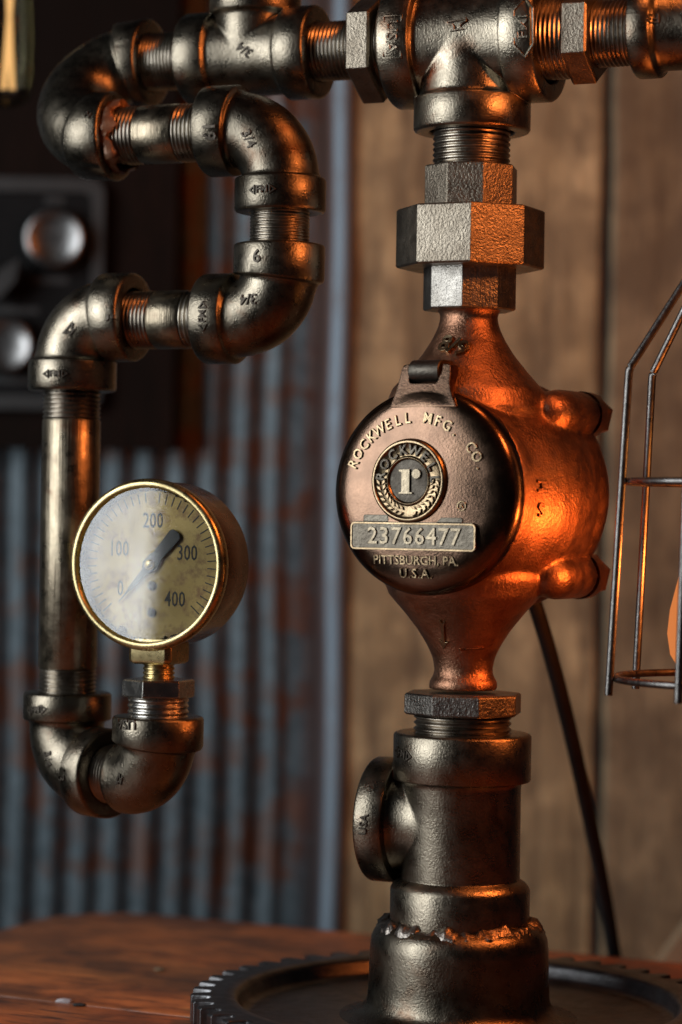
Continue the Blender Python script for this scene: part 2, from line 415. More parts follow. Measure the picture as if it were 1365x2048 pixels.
def outline(pts, w, closed=True):                              # a line drawn as a raised strip: unit-z prism along a polyline
    n = len(pts); v = []; f = []
    P = [Vector((*p, 0)) for p in pts]
    for i in range(n):
        a, b, c = P[(i - 1) % n] if (closed or i) else P[i], P[i], P[(i + 1) % n] if (closed or i < n - 1) else P[i]
        d0, d1 = (b - a), (c - b)
        d0 = d0.normalized() if d0.length else d1.normalized(); d1 = d1.normalized() if d1.length else d0
        t = (d0 + d1).normalized(); nn = Vector((-t.y, t.x, 0)); k = w / 2 / max(.4, nn.dot(Vector((-d0.y, d0.x, 0))))
        for s, z in ((1, 0), (1, 1), (-1, 1), (-1, 0)): q = b + nn * k * s; v.append((q.x, q.y, z))
    for i in range(n if closed else n - 1):
        a, b = i * 4, ((i + 1) % n) * 4
        for j in range(4): f.append((a + j, a + (j + 1) % 4, b + (j + 1) % 4, b + j))
    return v, f
def join_shapes(*ss):
    v, f = [], []
    for a, b in ss:
        n = len(v); v += a; f += [tuple(i + n for i in q) for q in b]
    return v, f
def shift(s, dx, dy): return [(x + dx, y + dy, z) for x, y, z in s[0]], s[1]
def arrowmark(txt, size):                                      # < FM > : letters between two small triangles
    w = size * .36 * len(txt)
    tri = lambda sgn: outline([(sgn * (w + size * .62), 0), (sgn * (w + size * .1), size * .36), (sgn * (w + size * .1), -size * .36)], size * .13)
    return join_shapes(text_mesh(txt, .02, size=size), tri(1), tri(-1))
ANVIL = [(-5, 2.2), (5, 2.6), (5, 1.4), (2.2, .2), (1.6, -1.2), (3, -2.4), (-2.2, -2.4), (-1.2, -1.0), (-1.8, .4), (-4.2, 1.0)]
def anvil(s): return outline([(x * s, y * s) for x, y in ANVIL], .75)

# ================================================================== the setting
# wall of upright barn boards behind the lamp on the right
WY = 455.0
wall = empty('plank_wall', (120, WY, -200)); wall['kind'] = 'structure'
def plank(x0, x1, mat, ya, z0=-220, z1=760, lean=0):
    pts = []; n = 26; rnd = random.Random(int(x0 * 7 + z0))
    g = G(); rings = []
    for i in range(n + 1):
        z = z0 + (z1 - z0) * i / n
        a = x0 + rnd.uniform(-.7, .7); b = x1 + rnd.uniform(-.7, .7); w = rnd.uniform(-.6, .6)
        rings.append([(a, ya + 3, z), (a + 2.5, ya + w, z), (b - 2.5, ya + w, z), (b, ya + 3, z), (b, ya + 22, z), (a, ya + 22, z)])
    g.rings(rings, cap0=True, cap1=True)
    return g.obj('plank', mat, wall, smooth=30)
xa = pix(640, 1000, WY).x; xb = pix(1207, 1000, WY).x
plank(-560, xa - 172, 'plank_b', WY); plank(xa - 168, xa - 2, 'plank_b', WY)
plank(xa, xb - 2.5, 'plank', WY, z1=760)
plank(xb + 2.0, xb + 170, 'plank_b', WY - 4); plank(xb + 174, xb + 340, 'plank_b', WY)

# corrugated sheet
CY = WY - 3.5
g = G(); xr = pix(700, 1000, CY).x; pitch = 19.8; xs = []
x = xr; 
def corr(x):
    d = xr - x
    if d < 13: return 1.3 - 4.0 * math.sin(math.pi * d / 13)
    if d < 40: return 1.3 - 5.3 * (d - 13) / 27 - 3.4 * math.sin(math.pi * (d - 13) / 27) ** 2
    return -4 - 1.9 * math.sin(2 * math.pi * (d - 40) / pitch)
rows = []
for k in range(41):
    z = -220 + 980 * k / 40; dent = 0
    row = []
    for i in range(0, 330):
        xx = xr - i * 1.75
        row.append((xx + 1.0 * math.sin(z * .02), CY + corr(xx) + .8 * noise.noise((xx * .02, z * .012, 0)) * 2, z))
    rows.append(row)
n = len(rows[0]); vs = [p for r in rows for p in r]
vs += [(p[0], p[1] + .8, p[2]) for p in vs]; NV = len(rows) * n
fs = []
for k in range(40):
    for i in range(n - 1):
        a = k * n + i; fs.append((a, a + 1, a + n + 1, a + n)); fs.append((NV + a, NV + a + n, NV + a + n + 1, NV + a + 1))
for k in range(40):
    a = k * n; fs.append((a, a + n, NV + a + n, NV + a)); a += n - 1; fs.append((a, NV + a, NV + a + n, a + n))
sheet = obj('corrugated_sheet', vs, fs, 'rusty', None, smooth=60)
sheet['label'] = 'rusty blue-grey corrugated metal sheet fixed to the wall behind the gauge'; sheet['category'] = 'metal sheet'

# table: two boards with a rounded far corner
TA = 24.6; TU = Vector((math.cos(R(TA)), -math.sin(R(TA)), 0)); TV = Vector((-math.sin(R(TA)), -math.cos(R(TA)), 0))
table = empty('wooden_table', (0, 40, -40))
table['label'] = 'red-brown stained wooden table top with rounded far corner under the lamp'; table['category'] = 'table'
TC = Vector((-146, 322, 0))                                  # far left corner (sharp) of the outline
def board(w0, w1, corner_r, length, far):
    pts = []
    if far:
        pts += [(corner_r - corner_r * math.cos(R(a)), corner_r - corner_r * math.sin(R(a))) for a in range(0, 91, 9)]
        pts = [(corner_r * (1 - math.cos(R(a))), corner_r * (1 - math.sin(R(a)))) for a in range(0, 91, 9)]
    else: pts = [(0, w0)]
    pts += [(length, w0), (length, w1), (0, w1)]
    # inset rings give a rounded upper edge
    g = G(); cx = sum(p[0] for p in pts) / len(pts); cy = sum(p[1] for p in pts) / len(pts)
    rings = []
    for dz, ins in ((-42, 0), (-4, 0), (-1.6, .6), (-.5, 1.8), (0, 3.6)):
        rings.append([TC + TU * (x + (ins if x < cx else -ins)) + TV * (y + (ins if y < cy else -ins)) + ZA * dz for x, y in pts])
    g.rings(rings, cap0=True, cap1=True)
    return g.obj('board', 'table', table, smooth=50)
board(0, 243, 52, 620, True); board(245.2, 430, 0, 620, False); board(432, 620, 0, 620, False)

# small chips lying on the table by the board joint
def chip(px, py, s, label, mat):
    k = CAM_H * FPX / unroll(px, py)[1] - CAM_D; p = pix(px, py, k)
    rnd = random.Random(px); g = G()
    rings = []
    for i, (zz, rr) in enumerate(((0, .8), (.25, 1), (.55, .75), (.7, .2))):
        rings.append([p + Vector((math.cos(a) * s * 1.9 * rr * rnd.uniform(.6, 1.2), math.sin(a) * s * rr * rnd.uniform(.6, 1.2), zz * s + .1)) for a in [j * math.pi / 4 for j in range(8)]])
    g.rings(rings, cap0=True, cap1=True)
    o = g.obj('wood_chip', mat, None, smooth=20); o['label'] = label; o['category'] = 'chip'; o['group'] = 'chips lying on the table'
M['chip'] = metal('pale_chip', (.62, .62, .66), (.5, .5, .52), (.3, .5), bump=.3, metallic=0)
chip(128, 2006, 2.6, 'bright silvery chip lying in the table joint at lower left', 'chip')
chip(158, 2013, 2.0, 'small grey chip just right of the silvery one on the table', 'frame')
chip(318, 1942, 1.9, 'tiny tan crumb on the table left of the gear', 'pale_wood')

# pale board leaning behind the table at the right
a = pix(1300, 1960, 330); b = pix(1420, 1790, 330)
d = (b - a).normalized(); nn = Vector((d.z, 0, -d.x))
g = G().box(a + d * 60 + nn * 40 - d * 60, d * 210, nn * 42, Vector((0, 9, 0)))
o = g.obj('leaning_board', 'pale_wood', None, smooth=20)
o['label'] = 'pale raw wooden board leaning at a slant at the lower right edge'; o['category'] = 'board'

# dark equipment cabinet on the wall at the left
CBY = WY - 30
cab = empty('equipment_cabinet', pix(60, 890, 400))
cab['label'] = 'dark wooden equipment cabinet with black knobbed panel on the wall at left'; cab['category'] = 'cabinet'
p0 = pix(345, 900, CBY); p1 = pix(-420, -420, CBY)
cx, cz = (p0.x + p1.x) / 2, (p0.z + p1.z) / 2; hx, hz = (p0.x - p1.x) / 2, (p1.z - p0.z) / 2
G().box((cx, CBY + 8, cz), Vector((hx, 0, 0)), Vector((0, 8, 0)), Vector((0, 0, hz))).obj('case', 'cabinet', cab, smooth=20)
def rrect(x0, x1, z0, z1, r, n=6):
    out = []
    for cx_, cz_, a0 in ((x1 - r, z1 - r, 0), (x0 + r, z1 - r, 90), (x0 + r, z0 + r, 180), (x1 - r, z0 + r, 270)):
        out += [(cx_ + r * math.cos(R(a0 + 90 * k / n)), cz_ + r * math.sin(R(a0 + 90 * k / n))) for k in range(n + 1)]
    return out
PY = CBY - 1
q0 = pix(205, 822, PY); q1 = pix(-330, 350, PY)
EX, EZ, EYN = Vector((1, 0, 0)), Vector((0, 0, 1)), Vector((0, -1, 0))
out_r = rrect(q1.x, q0.x, q0.z, q1.z, 10); in_r = rrect(q1.x + 9, q0.x - 8, q0.z + 9, q1.z - 9, 6)
g = G().rings([[Vector((x, PY, z)) for x, z in out_r], [Vector((x, PY - 6, z)) for x, z in out_r], [Vector((x, PY - 6, z)) for x, z in in_r], [Vector((x, PY, z)) for x, z in in_r]])
g.obj('panel_frame', 'frame', cab, smooth=30)
G().prism(Vector((0, PY - 2, 0)), EX, EZ, EYN, in_r, 1.5).obj('panel', 'black', cab, smooth=20)
def knob(px, py, r, h, mat, lab=None):
    c = pix(px, py, PY - 3)
    g = G().lathe(c, EYN, [(0, r * 1.04), (h * .3, r * 1.04), (h * .45, r), (h * .85, r), (h * .95, r * .95), (h, r * .85), (h * .93, r * .78), (h * .88, r * .2)], 48, cap0=True, cap1=True)
    return g.obj('knob', mat, cab, label=lab)
knob(113, 480, 19, 13, 'alu', 'round silver knob'); knob(15, 692, 18, 14, 'alu', 'round silver knob lower on the panel')
k = knob(10, 560, 10, 8, 'black', 'black pointer knob')
c = pix(14, 560, PY - 11); dd = Vector((.55, 0, .83)); nn = Vector((.83, 0, -.55))
G().prism(c, nn, dd, EYN, [(-4, -13), (4, -13), (6, 3), (0, 15), (-6, 3)], 9).obj('pointer', 'frame', k, smooth=20)
for (px, py, w) in ((20, 620, 60), (100, 560, 38), (20, 760, 60), (110, 400, 20)):
    c = pix(px, py, PY - 3.5)
    G().box(c, Vector((w * .3, 0, 0)), Vector((0, .2, 0)), Vector((0, 0, 2.2))).obj('legend_strip', 'frame', cab)

# clear hanging bulb far left, out of focus
hb = empty('hanging_bulb', pix(20, 225, 240))
hb['label'] = 'clear glass bulb with amber filament hanging at the top left corner'; hb['category'] = 'bulb'
bx = pix(12, 215, 240)
g = G().lathe(bx, ZA, [(0, .5), (1.5, 8), (5, 12.5), (14, 14.5), (40, 15), (62, 13), (78, 9), (84, 8)], 40, cap0=True)
g.obj('glass_envelope', 'clear_glass', hb)
G().lathe(bx + ZA * 82, ZA, [(0, 8.6), (2, 9.5), (24, 9.5), (26, 7), (60, 7), (62, 3), (190, 3)], 32, cap0=True, cap1=True).obj('socket', 'brass', hb)
for dx, tilt in ((-1.5, .06), (3.2, -.05)):
    tube(G(), [bx + Vector((dx, 0, 10)), bx + Vector((dx + tilt * 60, 0, 66))], 1.5, seg=10).obj('filament', 'amber_filament', hb)
tube(G(), [bx + Vector((-2, 0, 10)), bx + Vector((5, 0, 9))], 1.1, seg=8).obj('support_wire', 'zinc', hb)

# ================================================================== the lamp
lamp = empty('pipe_lamp', (X0, 0, 0))
lamp['label'] = 'table lamp of iron pipe fittings with bronze water meter, pressure gauge and caged bulb'; lamp['category'] = 'lamp'
C0 = Vector((X0, 0, 0))

# gear plate -------------------------------------------------------------
g = G(); NT = 50; RO, RI = 120.0, 111.5; pts = []
for i in range(NT):
    for f, r in ((.02, RI), (.16, RO - 1.2), (.24, RO), (.50, RO - .4), (.62, RI + 2), (.72, RI)):
        a = 2 * math.pi * (i + f) / NT; pts.append((a, r))
def gr(rad_fn, z): return [C0 + Vector((math.cos(a) * rad_fn(r), math.sin(a) * rad_fn(r), z)) for a, r in pts]
T0, T1 = .6, 14.0
rings = [gr(lambda r: 30, T0), gr(lambda r: r - .8, T0), gr(lambda r: r, T0 + .8), gr(lambda r: r, T1 - .8), gr(lambda r: r - .8, T1),
         gr(lambda r: 106, T1), gr(lambda r: 105.5, T1 + .1), gr(lambda r: 101, T1 - .3), gr(lambda r: 99.4, T1 - 1.2), gr(lambda r: 98.4, T1 - 3), gr(lambda r: 97.2, T1 - 6.6),
         gr(lambda r: 95.6, T1 - 8), gr(lambda r: 92, T1 - 8.6), gr(lambda r: 48, T1 - 8.9), gr(lambda r: 30, T1 - 8.9)]
g.rings(rings)
gear = g.obj('gear_plate', 'gear', lamp, smooth=35, label='dark oily toothed gear wheel lying flat as lamp base')

# base coupling and weld --------------------------------------------------
g = G().lathe(C0, ZA, [(T1 - 9.4, 56), (T1 - 8.6, 52), (T1 - 7.6, 48), (T1 - 6, 44.0), (T1 - 3.5, 41.8), (T1 - .5, 40.8), (T1 + 6, 40.4), (T1 + 14, 40.2), (T1 + 22, 40.0), (T1 + 26.5, 39.4), (T1 + 29.5, 38), (T1 + 31.8, 35.6), (T1 + 32.8, 33), (T1 + 33.2, 26)], 80)
base = g.obj('base_coupling', 'iron', lamp)
g = G(); rings = []
for i in range(240):
    a = 2 * math.pi * i / 240; ring = []
    for j in range(10):
        b = 2 * math.pi * j / 10
        n1 = noise.fractal((math.cos(a) * 5.5, math.sin(a) * 5.5, b * .7), 1, 2, 4)
        n2 = noise.noise((math.cos(a) * 13, math.sin(a) * 13, 3.3 + b * 1.4))
        rr = 1 + .34 * n1 + .2 * n2
        ring.append(C0 + Vector((math.cos(a), math.sin(a), 0)) * (33.4 + math.cos(b) * 4.2 * rr) + ZA * (T1 + 29.2 + math.sin(b) * 4.9 * rr + 1.1 * n1 - math.cos(b) * 1.6))
    rings.append(ring)
g.rings(rings, close=True).obj('weld_bead', 'weld', base, smooth=55, label='lumpy weld bead')

# lower tee ---------------------------------------------------------------
zt = lambda py, dep=0: pix(918, py, dep).z
TB, TT = T1 + 32.5, 132.0
g = G(); ln = TT - TB
cb = [(0, 31.3), (zt(1792, -31) - TB - 1.5, 31.3), (zt(1792, -31) - TB - .3, 30.8), (zt(1785, -31) - TB, 29.5), (zt(1782, -31) - TB + .8, 27.2), (zt(1776, -30) - TB, 26.7)]
ct = collar(21.5, 30.9, 26.6, 21.5)
g.lathe(C0 + ZA * TB, ZA, cb + [(ln * .5, 26.6)] + [(ln - q, r) for q, r in reversed(ct)], 80)
be = C0 - U * 41.5 + ZA * 91.0
g.lathe(be, U, collar(13.5, 28.2, 23.0, 19, 9)[:-2] + [(14.5, 23.5), (17, 22.8), (20, 22.5), (24, 22.6), (32, 24)], 64)
lowtee = g.obj('pipe_tee', 'iron', lamp, label='upright iron tee with open side outlet below the meter')

# bushing -----------------------------------------------------------------
bush = nut('hex_bushing', C0 + ZA * 140.3, ZA, 9.6, 27.0, 8, R(-90 + 100 + 2), lamp, 'iron_cool', 1.0, label='ground hexagonal bushing under the meter')
thread('thread', C0 + ZA * 127, C0 + ZA * 140.4, 21.9, bush, pitch=2.3, depth=1.2)

# ---- water meter ---------------------------------------------------------
MPSI = 30.0
MU, MV = basis(MPSI)
ZM = 239.3
def ML(a, v, b): return C0 + MU * a + MV * v + ZA * (ZM + b)
g = G()
# chamber (axis MV, from back to front)
mo = ML(0, 0, 0)
g.lathe(mo, MV, [(-38, 20), (-38, 51.5), (-36, 53.5), (-31, 52.6), (-29, 52.0), (-20, 53.0), (-8, 52.6), (4, 50.6), (14, 48), (22, 45.6), (28, 44.6), (31, 44), (31, 20)], 96, cap0=True, cap1=True)
# necks
nk = [(-87.6, 0), (-87.6, 15.2), (-84, 15.2), (-82, 13.6), (-79, 13.0), (-74, 13.6), (-68, 15.4), (-62, 18.3), (-56, 22.5), (-50, 28), (-44, 34), (-38, 38), (-30, 38)]
nk = [(zt(1378) - ZM - .2, 1), (zt(1378) - ZM - .2, 15.4), (zt(1362) - ZM, 15.2), (zt(1352) - ZM, 13.5), (zt(1338) - ZM, 13.0), (zt(1315) - ZM, 14), (zt(1290) - ZM, 16.6), (zt(1260) - ZM, 20.8), (zt(1225) - ZM, 27), (zt(1190) - ZM, 34), (-38, 37), (-30, 36)]
g.lathe(mo, ZA, nk, 72, cap0=True, cap1=True)
nu = [(zt(608) - ZM + 1, 1), (zt(608) - ZM + 1, 16), (zt(616) - ZM, 15.6), (zt(624) - ZM, 13.4), (zt(636) - ZM, 12.8), (zt(655) - ZM, 13.8), (zt(680) - ZM, 16.4), (zt(710) - ZM, 20.6), (zt(745) - ZM, 27), (zt(780) - ZM, 34), (38, 37), (30, 36)]
g.lathe(mo, ZA, nu, 72, cap0=True, cap1=True)
# bolt ears
EARS = [ML(52.5 * math.cos(R(a)), 0, 52.5 * math.sin(R(a))) for a in (44, 136, 224, 316)]
for e in EARS:
    g.lathe(e, MV, [(-38, 10.4), (-14, 10.4), (-8, 9.6), (-3, 7.4), (0, 4), (1, .6)], 32, cap0=True, cap1=True)
    ins = (mo - e).normalized()
    g.lathe(e + ins * 9 , MV, [(-38, 12), (-16, 11.6), (-8, 10), (-3, 7), (-1, .6)], 32, cap0=True, cap1=True)
meter = g.obj('water_meter', 'bronze', lamp, label='bronze water meter body between union and bushing')
md = meter.modifiers.new('merge', 'REMESH'); md.mode = 'VOXEL'; md.voxel_size = .0011; md.use_smooth_shade = True
md = meter.modifiers.new('fillet', 'SMOOTH'); md.factor = .5; md.iterations = 5
# back cover with bolts
g = G().lathe(mo, MV, [(-45, 10), (-45, 42), (-43.5, 48), (-41, 51.6), (-38.9, 52)], 80, cap0=True)
for e in EARS: g.lathe(e, MV, [(-46.5, 9.2), (-45.6, 10.6), (-39, 10.8)], 32, cap0=True)
g.obj('back_cover', 'bronze', meter)
for e in EARS:
    nut('bolt', e - MV * 54.5, MV, 8.2, 9.8, 6, .3, meter, 'bronze', 1.0)
def MLL(a, v, b): return ML(a * 1.02 - 2.0, v + 1.0, b * 1.02)
# lid
lidc = MLL(0, 0, 0)
g = G().lathe(lidc, MV, [(24.5, 30), (24.5, 44.4), (25.5, 45.4), (28, 45.8), (32, 45.6), (35, 44.8), (37.2, 43), (38.8, 39.4), (39.6, 36.6), (40.0, 33), (40.9, 20), (41.2, 8), (41.25, .6)], 120, cap0=True, cap1=True)
# hinge tab
def LF(a, b, v=40.5): return MLL(a, v, b)
tab = [(-15.5, 37), (-14.2, 42), (-13.4, 47), (-13.0, 53.6), (-12.2, 55.6), (-9.6, 56), (-8.6, 54.6), (-8.4, 48.6), (-7.4, 47.4), (5.2, 47.4), (6.2, 48.6), (6.4, 54.6), (7.4, 56), (10.4, 55.6), (11.2, 53.4), (11.8, 47), (14, 42), (17, 37)]
g.prism(MLL(0, 31.5, 0) + MV * 12.6, MU, ZA - MV * .34, MV, tab, 7.8)
lid = g.obj('lid', 'bronze_lid', meter, smooth=30, label='round hinged lid of the meter with raised lettering')
g = G().lathe(MLL(-8.6, 31.2, 51.8), MU, [(0, 4.4), (.5, 4.9), (14.6, 4.9), (15.1, 4.4)], 28, cap0=True, cap1=True)
g.box(MLL(-1.1, 26.5, 52.2), MU * 7.2, MV * 5.2, ZA * 4.6)
g.obj('hinge_knuckle', 'iron_dark', meter)
g = G().box(ML(-3, 17, 47), MU * 10, MV * 8, ZA * 7); g.obj('hinge_block', 'bronze', meter)

def on_lid(shape, name, mat, v0=40.2, h=.8, par=None, dome=True):
    """shape in lid-plane mm (a, b, 0..1)"""
    vs = []
    for x, y, z in shape[0]:
        base = v0
        if dome:
            base = float(np.interp(math.hypot(x, y), [0, .6, 8, 20, 33, 36.6, 39.4, 42], [41.25, 41.25, 41.2, 40.9, 40.0, 39.6, 38.8, 37.2]))
        vs.append(MLL(x, base + z * (h + .4) - .4, y))
    return obj(name, vs, shape[1], mat, par or meter, smooth=30)
def arc_text(txt, cx, cy, rad, a_start, a_end, size, bold=.02, sx=1.0, skip=None):
    """letters set along an arc; angles measured clockwise from the top"""
    parts = []; n = len(txt)
    for i, ch in enumerate(txt):
        if ch == ' ': continue
        a = R(a_start + (a_end - a_start) * i / (n - 1)); v, f = text_mesh(ch, bold, size=size)
        o = []
        for x, y, z in v:
            x *= sx; o.append((cx + math.sin(a) * (rad + y) + math.cos(a) * x, cy + math.cos(a) * (rad + y) - math.sin(a) * x, z))
        parts.append((o, f))
    return join_shapes(*parts)
on_lid(arc_text('ROCKWELL MFG. CO.', -1.5, -2.0, 33.5, -66, 68, 6.6, .022, .9), 'lettering', 'bronze_edge', h=.8)
# emblem
EC = (-4.0, 4.6); ER = 18.1
def circ(cx, cy, r, n=64): return [(cx + r * math.cos(2 * math.pi * i / n), cy + r * math.sin(2 * math.pi * i / n)) for i in range(n)]
emo = MLL(EC[0], 40.5, EC[1])
g = G().lathe(emo, MV, [(0, ER + .5), (1.4, ER + .3), (2.6, ER - .2), (3.0, ER - .9), (2.9, ER - 1.5), (2.3, ER - 2.0), (1.8, ER - 2.6), (1.8, 11.0), (2.4, 10.6), (2.7, 10.1), (2.4, 9.7), (1.5, 9.4), (1.2, 9.0), (1.2, .4)], 80, cap1=True)
emb = g.obj('emblem', 'bronze_edge', meter, label='round raised emblem ring')
G().lathe(emo, MV, [(1.0, 9.3), (1.5, 9.3), (1.5, .3)], 48, cap1=True).obj('emblem_disc', 'iron_dark', meter)
on_lid(arc_text('ROCKWELL', EC[0], EC[1], 13.0, -82, 86, 6.0, .03, .98), 'emblem_lettering', 'plate', v0=42.3, h=1.1, dome=False)
rs = [([(-3.9, -5.6), (-3.9, -4.9), (-2.6, -4.7), (-2.6, 3.6), (-3.9, 4.0), (-3.9, 4.8), (1.4, 5.0), (1.4, -4.7), (2.7, -4.9), (2.7, -5.6)])]
def flat(pts):
    n = len(pts); return [(x, y, 0) for x, y in pts] + [(x, y, 1) for x, y in pts], [tuple(range(n)), tuple(range(n, 2 * n))] + [(i, (i + 1) % n, n + (i + 1) % n, n + i) for i in range(n)]
sh = join_shapes(shift(flat(rs[0]), EC[0] - .6, EC[1]), flat(circ(EC[0] + 3.9, EC[1] + 3.0, 2.15, 24)))
on_lid(sh, 'emblem_initial', 'digit', v0=41.8, h=1.1, dome=False)
lv = []
for sgn in (-1, 1):
    for i in range(8):
        a = R(180 - sgn * (14 + i * 10.5)); 
        for rr, tw in ((11.7, 35), (14.3, -35)):
            c = (EC[0] + math.sin(a) * rr, EC[1] + math.cos(a) * rr); d = a + sgn * (math.pi / 2) + R(tw)
            dx, dy = math.sin(d), math.cos(d)
            lv.append(flat([(c[0] - dx * 1.5, c[1] - dy * 1.5), (c[0] + dy * .62, c[1] - dx * .62), (c[0] + dx * 1.5, c[1] + dy * 1.5), (c[0] - dy * .62, c[1] + dx * .62)]))
on_lid(join_shapes(*lv), 'emblem_wreath', 'bronze_edge', v0=42.3, h=.9, dome=False)
# number plate
def rr2(x0, x1, y0, y1, r): return rrect(x0, x1, y0, y1, r, 4)
g = G()
g.prism(MLL(0, 39.2, 0), MU, ZA, MV, rr2(-32.2, 28.2, -25.0, -13.2, 1.8), 2.6)
g.prism(MLL(0, 39.2, 0), MU, ZA, MV, rr2(-27, -14.5, -14, -10.2, 1.0), 1.8)
g.prism(MLL(0, 39.2, 0), MU, ZA, MV, rr2(7.5, 22, -14, -11.0, 1.0), 1.8)
np_ = g.obj('number_plate', 'plate', meter, smooth=30, label='grey stamped number plate on the lid')
v, f = outline(rr2(-31.8, 27.8, -24.6, -13.6, 1.6), .8)
on_lid((v, f), 'plate_rim', 'bronze_edge', v0=41.6, h=.5, dome=False)
sh = text_mesh('23766477', .018, size=10.2, spacing=1.12)
on_lid(shift(([(x * 1.0, y, z) for x, y, z in sh[0]], sh[1]), -1.2, -19.3), 'plate_number', 'digit', v0=41.7, h=.7, dome=False)
sh = text_mesh('PITTSBURGH, PA.', .02, size=5.4, spacing=1.0)
on_lid(shift(sh, -1.2, -29.4), 'lettering', 'bronze_edge', h=.55)
sh = text_mesh('U.S.A.', .02, size=5.6, spacing=1.15)
on_lid(shift(sh, -.8, -35.0), 'lettering', 'bronze_edge', h=.9)
sh = join_shapes(outline(circ(21, -5.8, 1.9, 20), .5), shift(text_mesh('R', .02, size=2.8), 21, -5.8))
on_lid(sh, 'registered_mark', 'bronze_edge', h=.5)

# ---- union above the meter -----------------------------------------------
def octa(deg): return R(deg)
# vertex angles counted from the image right (world +x) towards the camera
def vang(deg): # sweep uses n = b x t with b=(0,-1,0), t=+z -> n = (-1,0,0); b2 = t x n = (0,-1,0)
    return R(180 - deg)
z0, z1, z2, z3 = 321.0, 339.8, 366.2, 385.6
uni = nut('union', C0 + ZA * z1, ZA, z2 - z1, 33.2, 8, vang(92.7), lamp, 'iron_rough', .9, label='large rough octagonal union nut')
nut('union_tailpiece', C0 + ZA * z0, ZA, z1 - z0 + 1, 21.0, 8, vang(101.8), uni, 'iron_cool', .8)
nut('union_head', C0 + ZA * (z2 - 1), ZA, z3 - z2 + 1, 21.3, 8, vang(78), uni, 'iron_rough', .8)
nipple_top = thread('close_nipple', C0 + ZA * (z3 - 1), C0 + ZA * 404, 17.4, lamp, pitch=2.2, depth=.8)

# ---- the arm along U at the top --------------------------------------------
ZT = 441.5
maintee = tee('arm_tee', L(-36.5, 0, ZT), L(36.5, 0, ZT), L(0, 0, ZT), L(0, 0, 400.8), lamp, 28.4, 24.0, 20.5, 15.5, rc2=26.2, rt2=23.8, cl2=15.5, label='large iron tee on top of the column')
# left bushing of the main tee
bl = nut('hex_bushing', L(-53.5, 0, ZT), U, 11.5, 25, 6, R(30), lamp, 'iron_rough', 1.2, label='hexagonal bushing left of the large tee')
thread('thread', L(-43.5, 0, ZT), L(-34, 0, ZT), 18.6, bl)
nl = thread('close_nipple', L(-77, 0, ZT), L(-53.5, 0, ZT), 13.6, lamp)
# right side bushing, thread, fitting
br = nut('hex_bushing', L(46.5, 0, ZT), U, 12.0, 21.5, 6, R(30), lamp, 'iron_rough', 1.2, label='hexagonal bushing right of the large tee')
thread('thread', L(34, 0, ZT), L(46.8, 0, ZT), 18.8, br)
nr = thread('close_nipple', L(58, 0, ZT), L(78, 0, ZT), 14.6, lamp)
CGU = 123.8
relb = elbow('arm_elbow', L(76, 0, ZT), L(CGU, 0, ZT), L(CGU, 0, ZT - 48), lamp, rc=20.5, rt=17.6, rb=14.4, cl=11, bend=21, label='iron elbow at the right end of the arm')

# 3/4 tee
ltee = tee('arm_tee', L(-141.5, 0, ZT), L(-75, 0, ZT), L(-108.2, 0, ZT), L(-108.2, 0, ZT + 34), lamp, 21.4, 18.6, 13.6, 15.5, rt2=18.4, label='smaller iron tee left of the large tee')
thread('riser_pipe', L(-108.2, 0, ZT + 30), L(-108.2, 0, ZT + 70), 13.3, lamp)
nll = thread('close_nipple', L(-163, 0, ZT), L(-140, 0, ZT), 13.6, lamp, pitch=1.7)

# return bend
VF, ZF = 34.0, 401.5
e0, e1 = L(-161.5, 0, ZT), L(-161.5, VF, ZF)
sp = (e1 - e0); rr = sp.length / 2
c0, c1 = e0 - U * (4 + rr), e1 - U * (4 + rr)
fn, ln, sm = poly_path([e0, c0, c1, e1], [rr * .999, rr * .999])
pr = collar(13.5, 20.6, 17.6, 13.6)
tail = [(ln - q, r) for q, r in reversed(pr)]
a, b = pr[-1][0], tail[0][0]
g = G().sweep(fn, pr + [(q, 17.8) for q in sorted(sm) if a + .5 < q < b - .5] + tail, 56, (c0 - e0).cross(c1 - c0).normalized())
rb_ = g.obj('return_bend', 'iron', lamp, label='grey iron return bend at the far left of the arm')
# sealant squeezed out of the lower collar
g = G(); rings = []
for i in range(72):
    a = 2 * math.pi * i / 72; ring = []
    for j in range(8):
        b = 2 * math.pi * j / 8; nz = noise.fractal((math.cos(a) * 2.2, math.sin(a) * 2.2, b * .5 + 9), 1, 2, 4); n2 = noise.noise((math.cos(a) * 7, math.sin(a) * 7, b))
        k = 1 + .7 * nz + .4 * n2
        ring.append(e1 + U * (1.2 + math.sin(b) * 3.4 * k + 2.0 * nz) + (V * math.cos(a) + ZA * math.sin(a)) * (15.0 + math.cos(b) * 2.3 * k))
    rings.append(ring)
g.rings(rings, close=True).obj('thread_sealant', 'sealant', lamp, smooth=60, label='lumpy orange-brown sealant at the bend outlet')

# front run: nipple - elbow A - nipple - elbow B - nipple - elbow C - long pipe
UA = -78.4; ZB = 316.5; UC = -183.0
elA = elbow('elbow', L(-114.5, VF, ZF), L(UA, VF, ZF), L(UA, VF, 363.5), lamp, label='iron elbow turning down, below the large tee, marked 19')
nipple('pipe_nipple', L(-164, VF, ZF), L(-112, VF, ZF), 13.5, lamp, 16, 16)
thread('close_nipple', L(UA, VF, 346), L(UA, VF, 366), 13.5, lamp, pitch=1.5, depth=.5)
elB = elbow('elbow', L(UA, VF, 349.4), L(UA, VF, ZB), L(-114.5, VF, ZB), lamp, label='iron elbow turning left, marked 6')
nipple('pipe_nipple', L(-153, VF, ZB), L(-112, VF, ZB), 13.4, lamp, 14, 11)
elC = elbow('elbow', L(-150.5, VF, ZB + 1.5), L(UC, VF, ZB + 1.5), L(UC, VF, 284), lamp, cl=14.5, label='iron elbow at the top of the long upright pipe')
